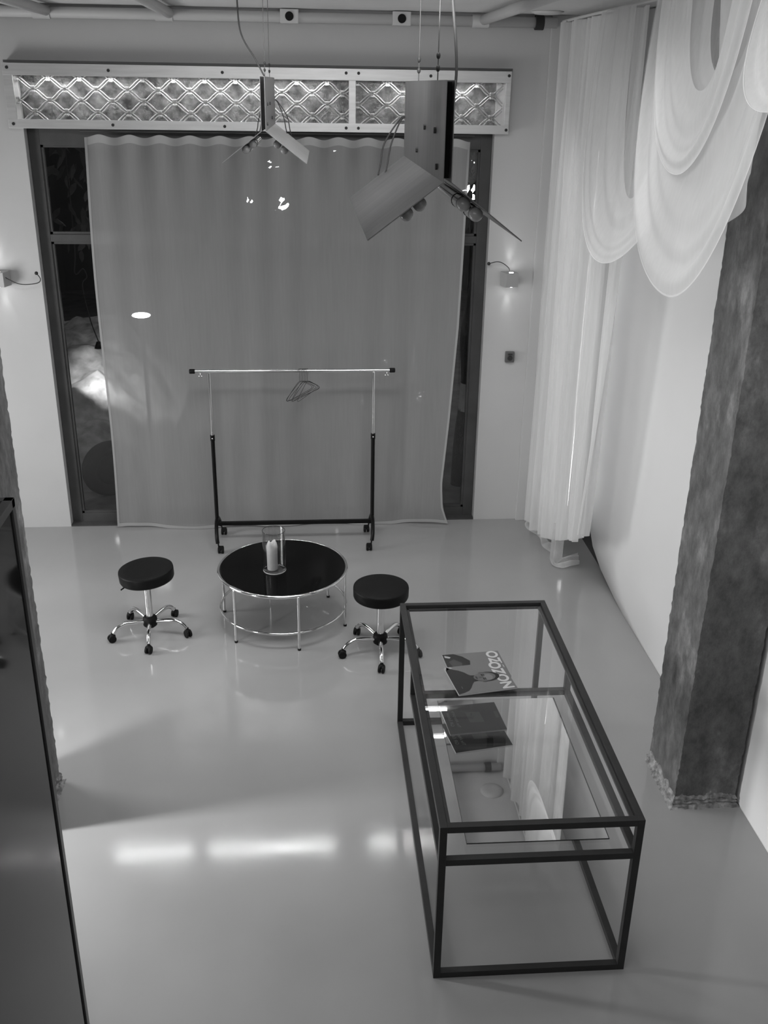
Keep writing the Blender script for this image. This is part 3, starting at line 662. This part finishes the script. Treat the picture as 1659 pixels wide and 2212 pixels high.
def magazine(label, corner, rz, z, figure, wd=.245, ht=.298):
    # local x to the right, y up the cover
    t = thing('magazine', label, 'magazine', (corner[0], corner[1], z), rz, 'magazines on the display table')
    th = .008
    b = B(); box(b, 0, wd, 0, ht, 0, th, .0008); link('pages', b, flat(.34), t)
    zt = th + .0004
    cv = link('front_cover', poly([(0, 0), (wd, 0), (wd, ht), (0, ht)], zt), flat(.15), t)
    zt += .0003
    if figure:
        sh = [(0.0, .012), (.02, .03), (.04, .062), (.062, .085), (.085, .098), (.095, .108), (.098, .13), (.15, .13), (.153, .108), (.17, .095), (.2, .078), (.222, .06), (.236, .03), (.243, 0.001), (0.03, 0.001)]
        link('cover_print', poly([(x, y) for x, y in sh], zt), flat(.010), cv)
        link('cover_print', poly([(.0, .001), (.03, .001), (.012, .04), (.0, .03)], zt), flat(.33), cv)
        link('cover_print', poly(ell(.122, .186, .041, .062, 30), zt + .0006), flat(.011), cv)
        link('cover_print', poly(ell(.122, .172, .037, .056, 30), zt + .0009), flat(.11), cv)
        link('cover_print', poly(ell(.128, .19, .026, .022, 20), zt + .0011), flat(.17), cv)
        for ex in (.105, .139):
            link('cover_print', poly(ell(ex, .163, .010, .004, 14), zt + .0013), flat(.015), cv); link('cover_print', poly(ell(ex, .172, .012, .003, 12), zt + .0013), flat(.03), cv)
        link('cover_print', poly([(.120, .165), (.126, .165), (.130, .143), (.116, .143)], zt + .0012), flat(.07), cv)
        link('cover_print', poly(ell(.123, .130, .013, .0045, 16), zt + .0013), flat(.03), cv)
        for ex in (.083, .161): link('cover_print', poly(ell(ex, .163, .006, .012, 12), zt + .0005), flat(.08), cv)
        text_part('• • •', .010, .19, .030, zt + .0004, .5, cv)
    else:
        link('cover_print', poly([(0, .002), (.0, .06), (.03, .1), (.075, .13), (.12, .12), (.15, .02), (.15, .002)], zt), flat(.012), cv)
        link('cover_print', poly([(.01, .01), (.03, .04), (.04, .03), (.03, .008)], zt + .0003), flat(.35), cv)
        link('cover_print', poly([(.05, .05), (.09, .085), (.13, .075), (.12, .03), (.07, .02)], zt + .0003), flat(.05), cv)
    tx = text_part('OZON', .080, wd / 2, ht - .068, zt + (.0004 if figure else .0005), .52, cv, 'cover_title', .0028)
    # back cover seen in the mirror
    bk = link('back_cover', poly([(0, 0), (0, ht), (wd, ht), (wd, 0)], -.0006), flat(.016), t)
    link('back_print', poly([(.07, .12), (.16, .125), (.165, .20), (.075, .195)], -.0012), flat(.09), bk)
    link('back_print', poly([(.05, .10), (.08, .09), (.09, .2), (.06, .21)], -.0011), flat(.03), bk)
    text_part('The Afterparty', .024, wd / 2, .052, -.0014, .34, bk, flip=True); text_part('GIR Edition', .026, wd / 2, .02, -.0014, .34, bk, flip=True)
    link('back_print', poly([(.08, .27), (.14, .27), (.14, .288), (.08, .288)], -.0012), flat(.07), bk)
    return t
zg = .803 - .0008 - .0
ZT = HZ - .012 + .0016
magazine('magazine with a dark jacket on its cover, half hidden under the other one', (.680, 4.352), math.radians(-90 + 5.5), ZT, False)
magazine('magazine with a dark-clothed person on its cover, lying on the other one', (.672, 4.213), math.radians(-90 + 9.5), ZT + .0105, True)

# ------------------------------------------------------------------ dark glass cabinet at the left edge
cb = thing('glass_cabinet', 'tall dark glass cabinet with thin metal frame at the left edge of the picture', 'cabinet', (-.878, 2.83, 0))
Hc = 2.346; Dc = 2.2; Wc = .62; f = .028
b = B()
for x in (-f, -Wc):
    for y in (-f, -Dc): box(b, x, x + f, y, y + f, 0, Hc, .0015)
for z in (0, Hc - f):
    box(b, -f, 0, -Dc, 0, z, z + f, .0015); box(b, -Wc, -Wc + f, -Dc, 0, z, z + f, .0015)
    box(b, -Wc, 0, -f, 0, z, z + f, .0015); box(b, -Wc, 0, -Dc, -Dc + f, z, z + f, .0015)
link('frame', b, 'cabframe', cb)
b = B(); box(b, -.012, -.006, -Dc + f, -f, f, Hc - f); link('side_panel', b, 'cabglass', cb)
b = B(); box(b, -Wc + .006, -Wc + .012, -Dc + f, -f, f, Hc - f); link('side_panel', b, 'cabglass', cb)
b = B(); box(b, -Wc + f, -f, -.012, -.006, f, Hc - f); link('end_panel', b, 'cabglass', cb)
b = B(); box(b, -Wc + f, -f, -Dc + f, -f, Hc - .02, Hc - .012); link('top_panel', b, 'cabglass', cb)

# ------------------------------------------------------------------ outside, seen through the window at night
b = B(); box(b, -9, 9, 8.16, 24, -.22, -.1); o = struct('floor_outside', b, 'pave'); o.name = 'ground'
tag(o, 'dark paved street outside the window', 'ground', kind='structure')
b = B(); box(b, -9, 9, 19, 19.3, -.1, 7); tag(link('street_facade', b, 'facade'), 'dark building front across the street outside', 'building')
b = B()
def mound(u, v):
    x = -4.6 + u * 3.2; y = 8.9 + v * 3.2
    h = max(0, math.sin(min(1, v * 1.1) * PI * .5)) * 1.0 * (1 - max(0, u - .75) * 3.2)
    n_ = noise.noise(Vector((x * 2.2, y * 2.2, 0))) * .16 + noise.noise(Vector((x * 6, y * 6, 3))) * .06
    return Vector((x, y, -.12 + max(0, h + n_ * min(1, v * 4))))
grid(b, mound, 60, 60); auto(link('rock_slope', b, 'rock'), 50); tag(bpy.data.objects['rock_slope'], 'rough rocky slope outside lit by a hanging lamp, left of the curtain', 'rocks')
def at(px, py, Y):
    mw = cam.matrix_world.to_3x3(); d = mw @ Vector(((px - 829.5) / 2137.55, -(py - 1106) / 2137.55, -1)); return Vector((0, 0, 3.5)) + d * (Y / d.y)
HLP = at(214, 752, 9.9)
hl_ = thing('hanging_lamp', 'small outdoor lamp on a cable shining on the rocks left of the curtain edge', 'outdoor lamp', (HLP.x, HLP.y, HLP.z))
b = B(); lathe(b, [(0, .07), (.02, .065), (.045, 0), (.043, 0), (.015, .055), (0, .06)], 18); link('shade', b, 'black', hl_, smooth=True)
b = B(); ball(b, (0, 0, .012), .022, 10, 8); link('bulb', b, 'street', hl_, smooth=True)
b = B(); tube(b, spline([(0, 0, .07), (-.06, 0, .3), (-.1, 0, .62), (-.05, 0, .70), (-.08, 0, .78), (-.16, 0, .74), (-.13, 0, 1.1), (-.13, 0, 2.6)], 6), .006, 6); link('cord', b, 'cable', hl_, smooth=True)
spot('hanging_lamp_beam', HLP + Vector((0, 0, -.02)), HLP + Vector((.03, .9, -.75)), 60, 84, .7, .02)
b = B(); tube(b, [(.2 * math.cos(a), 0, .2 * math.sin(a)) for a in [2 * PI * k / 40 for k in range(40)]], .07, 12, closed=True); tube(b, [(0, -.04, 0), (0, .04, 0)], .16, 24); o = link('tyre', b, 'tyre', smooth=True, loc=(-1.83, 8.85, .17)); o.rotation_euler = (0, 0, .5)
tag(o, 'dark tyre standing outside behind the left edge of the window curtain', 'tyre')
tr = thing('tree', 'dark tree outside behind the right window pane with a paper band round its trunk', 'tree', (1.52, 9.0, -.1))
b = B(); tube(b, spline([(-.02, 0, 0), (-.01, 0, .5), (.03, 0, 1.0), (0, 0, 1.5), (.06, 0, 2.1), (.05, .05, 3.0), (-.1, .2, 4.2)], 6), [.085 - .0008 * k for k in range(37)], 12); link('trunk', b, 'bark', tr, smooth=True)
b = B(); tube(b, [(.02, 0, .76), (.03, 0, 1.03)], .083, 16, cap=False); link('paper_band', b, 'paper', tr, smooth=True)['label'] = 'pale paper band with scribbled lines'
b = B()
def leaf(b, c, L, w, d, up):
    d = d.normalized(); s = d.cross(up).normalized(); nrm = s.cross(d)
    p = [c, c + d * L * .3 + s * w + nrm * .01, c + d * L * .7 + s * w * .8, c + d * L, c + d * L * .7 - s * w * .8, c + d * L * .3 - s * w + nrm * .01]
    vs_ = [b.verts.new(q) for q in p]; b.faces.new(vs_)
for i in range(1500):
    c = Vector((R.uniform(-4.5, 1.2), R.uniform(.2, 2.6), R.uniform(2.0, 5.0)))
    if c.z < 2.4 and R.random() < .6: continue
    leaf(b, c, R.uniform(.12, .22), R.uniform(.02, .035), Vector((R.uniform(-.6, .6), R.uniform(-.4, .4), R.uniform(-1, -.2))), Vector((R.uniform(-1, 1), -1, R.uniform(-.5, .5))))
link('foliage', b, 'leaf', tr)
b = B()
for x1, z1 in ((-3.4, 4.6), (-1.8, 4.9), (.8, 4.4)): tube(b, spline([(0, .2, 3.6), (x1 * .5, .9, z1 - .5), (x1, 1.4, z1)], 6), .03, 8)
link('branch', b, 'bark', tr, smooth=True)
# street lights
def at(px, py, Y):
    mw = cam.matrix_world.to_3x3(); d = mw @ Vector(((px - 829.5) / 2137.55, -(py - 1106) / 2137.55, -1)); return Vector((0, 0, 3.5)) + d * (Y / d.y)
lamps = [((602, 440), 14, .10, 'large bright street lamp seen through leaves behind the curtain top'), ((540, 430), 15, .06, 'dim street lamp left of the brightest one behind the curtain'), ((590, 355), 15, .07, 'small high street lamp behind the curtain below the far pendant'),
         ((716, 317), 14, .07, 'small street lamp high behind the curtain right of the far pendant'), ((712, 487), 13, .035, 'tiny round street lamp behind the middle of the curtain'),
         ((1022, 415), 14, .11, 'street lamp seen through the upper right pane'), ((1026, 345), 14, .05, 'small street lamp high in the upper right pane')]
for (p, Y, r, lab) in lamps:
    c = at(*p, Y); t = thing('street_lamp', lab, 'street lamp', (c.x, c.y, -.1), 0, 'distant street lamps')
    b = B(); ball(b, (0, 0, c.z + .1), r, 12, 8, (1.4, 1, .9)); link('lamp_head', b, 'street', t, smooth=True)
    b = B(); cyl(b, (0, .03, 0), (0, .03, c.z + .1), .014, 8); link('post', b, 'black', t)
    b = B()
    for i in range(int(10 + r * 90)):
        q = at(p[0] + R.gauss(0, 10 + 120 * r), p[1] + R.gauss(0, 6 + 110 * r), Y - R.uniform(.6, 2))
        leaf(b, q - Vector((c.x, c.y, -.1)), R.uniform(.10, .2), R.uniform(.02, .045), Vector((R.uniform(-1, 1), R.uniform(-.4, .4), R.uniform(-1, .4))), Vector((R.uniform(-.5, .5), -1, R.uniform(-.5, .5))))
    bt = link('twigs', b, 'leaf', t)
c = at(305, 681, 9.6)
t = thing('bright_post', 'outdoor post with a bright flat head behind the left part of the curtain', 'street lamp', (c.x, c.y, -.1))
b = B(); cyl(b, (0, 0, 0), (0, 0, c.z + .1), .02, 10); link('post', b, 'black', t)
b = B(); ball(b, (0, 0, c.z + .1), .03, 14, 8, (3, 1.6, .9)); link('lamp_head', b, 'street', t, smooth=True)  # flattened glowing head where a bright streak shows
# parked scooters
def scooter(label, x, y, rz):
    t = thing('motor_scooter', label, 'scooter', (x, y, -.1), rz, 'scooters parked outside')
    for wx in (-.62, .62):
        b = B(); tube(b, [(wx + .19 * math.cos(a), 0, .24 + .19 * math.sin(a)) for a in [2 * PI * k / 28 for k in range(28)]], .05, 10, closed=True); w = link('wheel', b, 'tyre', t, smooth=True)
        b = B(); cyl(b, (wx, -.03, .24), (wx, .03, .24), .12, 18); link('rim', b, 'caseframe', w)
    b = B(); tube(b, spline([(.55, 0, .42), (.40, 0, .38), (.18, 0, .30), (-.1, 0, .32), (-.3, 0, .52), (-.6, 0, .60), (-.78, 0, .62)], 5), [.07, .08, .09, .1, .11, .12, .13] * 4 + [.12, .1, .06], 12); link('body', b, 'scoot', t, smooth=True)
    b = B(); box(b, -.72, -.12, -.14, .14, .68, .78, .04); link('seat', b, 'leather', t)
    b = B()
    grid(b, lambda u, v: Vector((.40 + .16 * v - .10 * (2 * u - 1) ** 2 - .12 * v * v, (u - .5) * (.46 - .14 * v), .36 + v * .58)), 14, 12); link('front_fairing', b, 'scoot', t, smooth=True).modifiers.new('s', 'SOLIDIFY').thickness = .02
    b = B(); tube(b, [(.62, 0, .26), (.5, 0, .7), (.42, 0, .98)], .025, 10); link('steering_column', b, 'caseframe', t)
    b = B(); tube(b, spline([(.30, -.34, .98), (.40, -.2, 1.0), (.43, 0, .98), (.40, .2, 1.0), (.30, .34, .98)], 5), .015, 8); link('handlebar', b, 'black', t, smooth=True)
    b = B(); ball(b, (.53, 0, .86), .075, 14, 10, (.6, 1, 1)); link('headlight', b, 'chrome', t, smooth=True)
    for s in (-1, 1):
        b = B(); cyl(b, (.38, s * .24, 1.0), (.36, s * .30, 1.16), .006, 6); ball(b, (.36, s * .31, 1.19), .06, 10, 8, (.3, 1, .8)); link('mirror', b, 'chrome', t, smooth=True)
    b = B(); grid(b, lambda u, v: Vector((.47 - .12 * v - .1 * (2 * u - 1) ** 2, (u - .5) * .42 * (1 - .25 * v * v), 1.0 + v * .36)), 12, 8); link('windscreen', b, 'glass', t, smooth=True)
    return t
scooter('parked scooter seen side-on behind the middle of the curtain', .05, 9.15, math.radians(-20))
scooter('parked scooter facing the window behind the right part of the curtain', 1.02, 9.55, math.radians(-80))
area('street_fill', (-1, 12.5, 5.2), (0, 9.5, 0), 2, 1, 30)  # unseen weak fill added for the outdoor objects
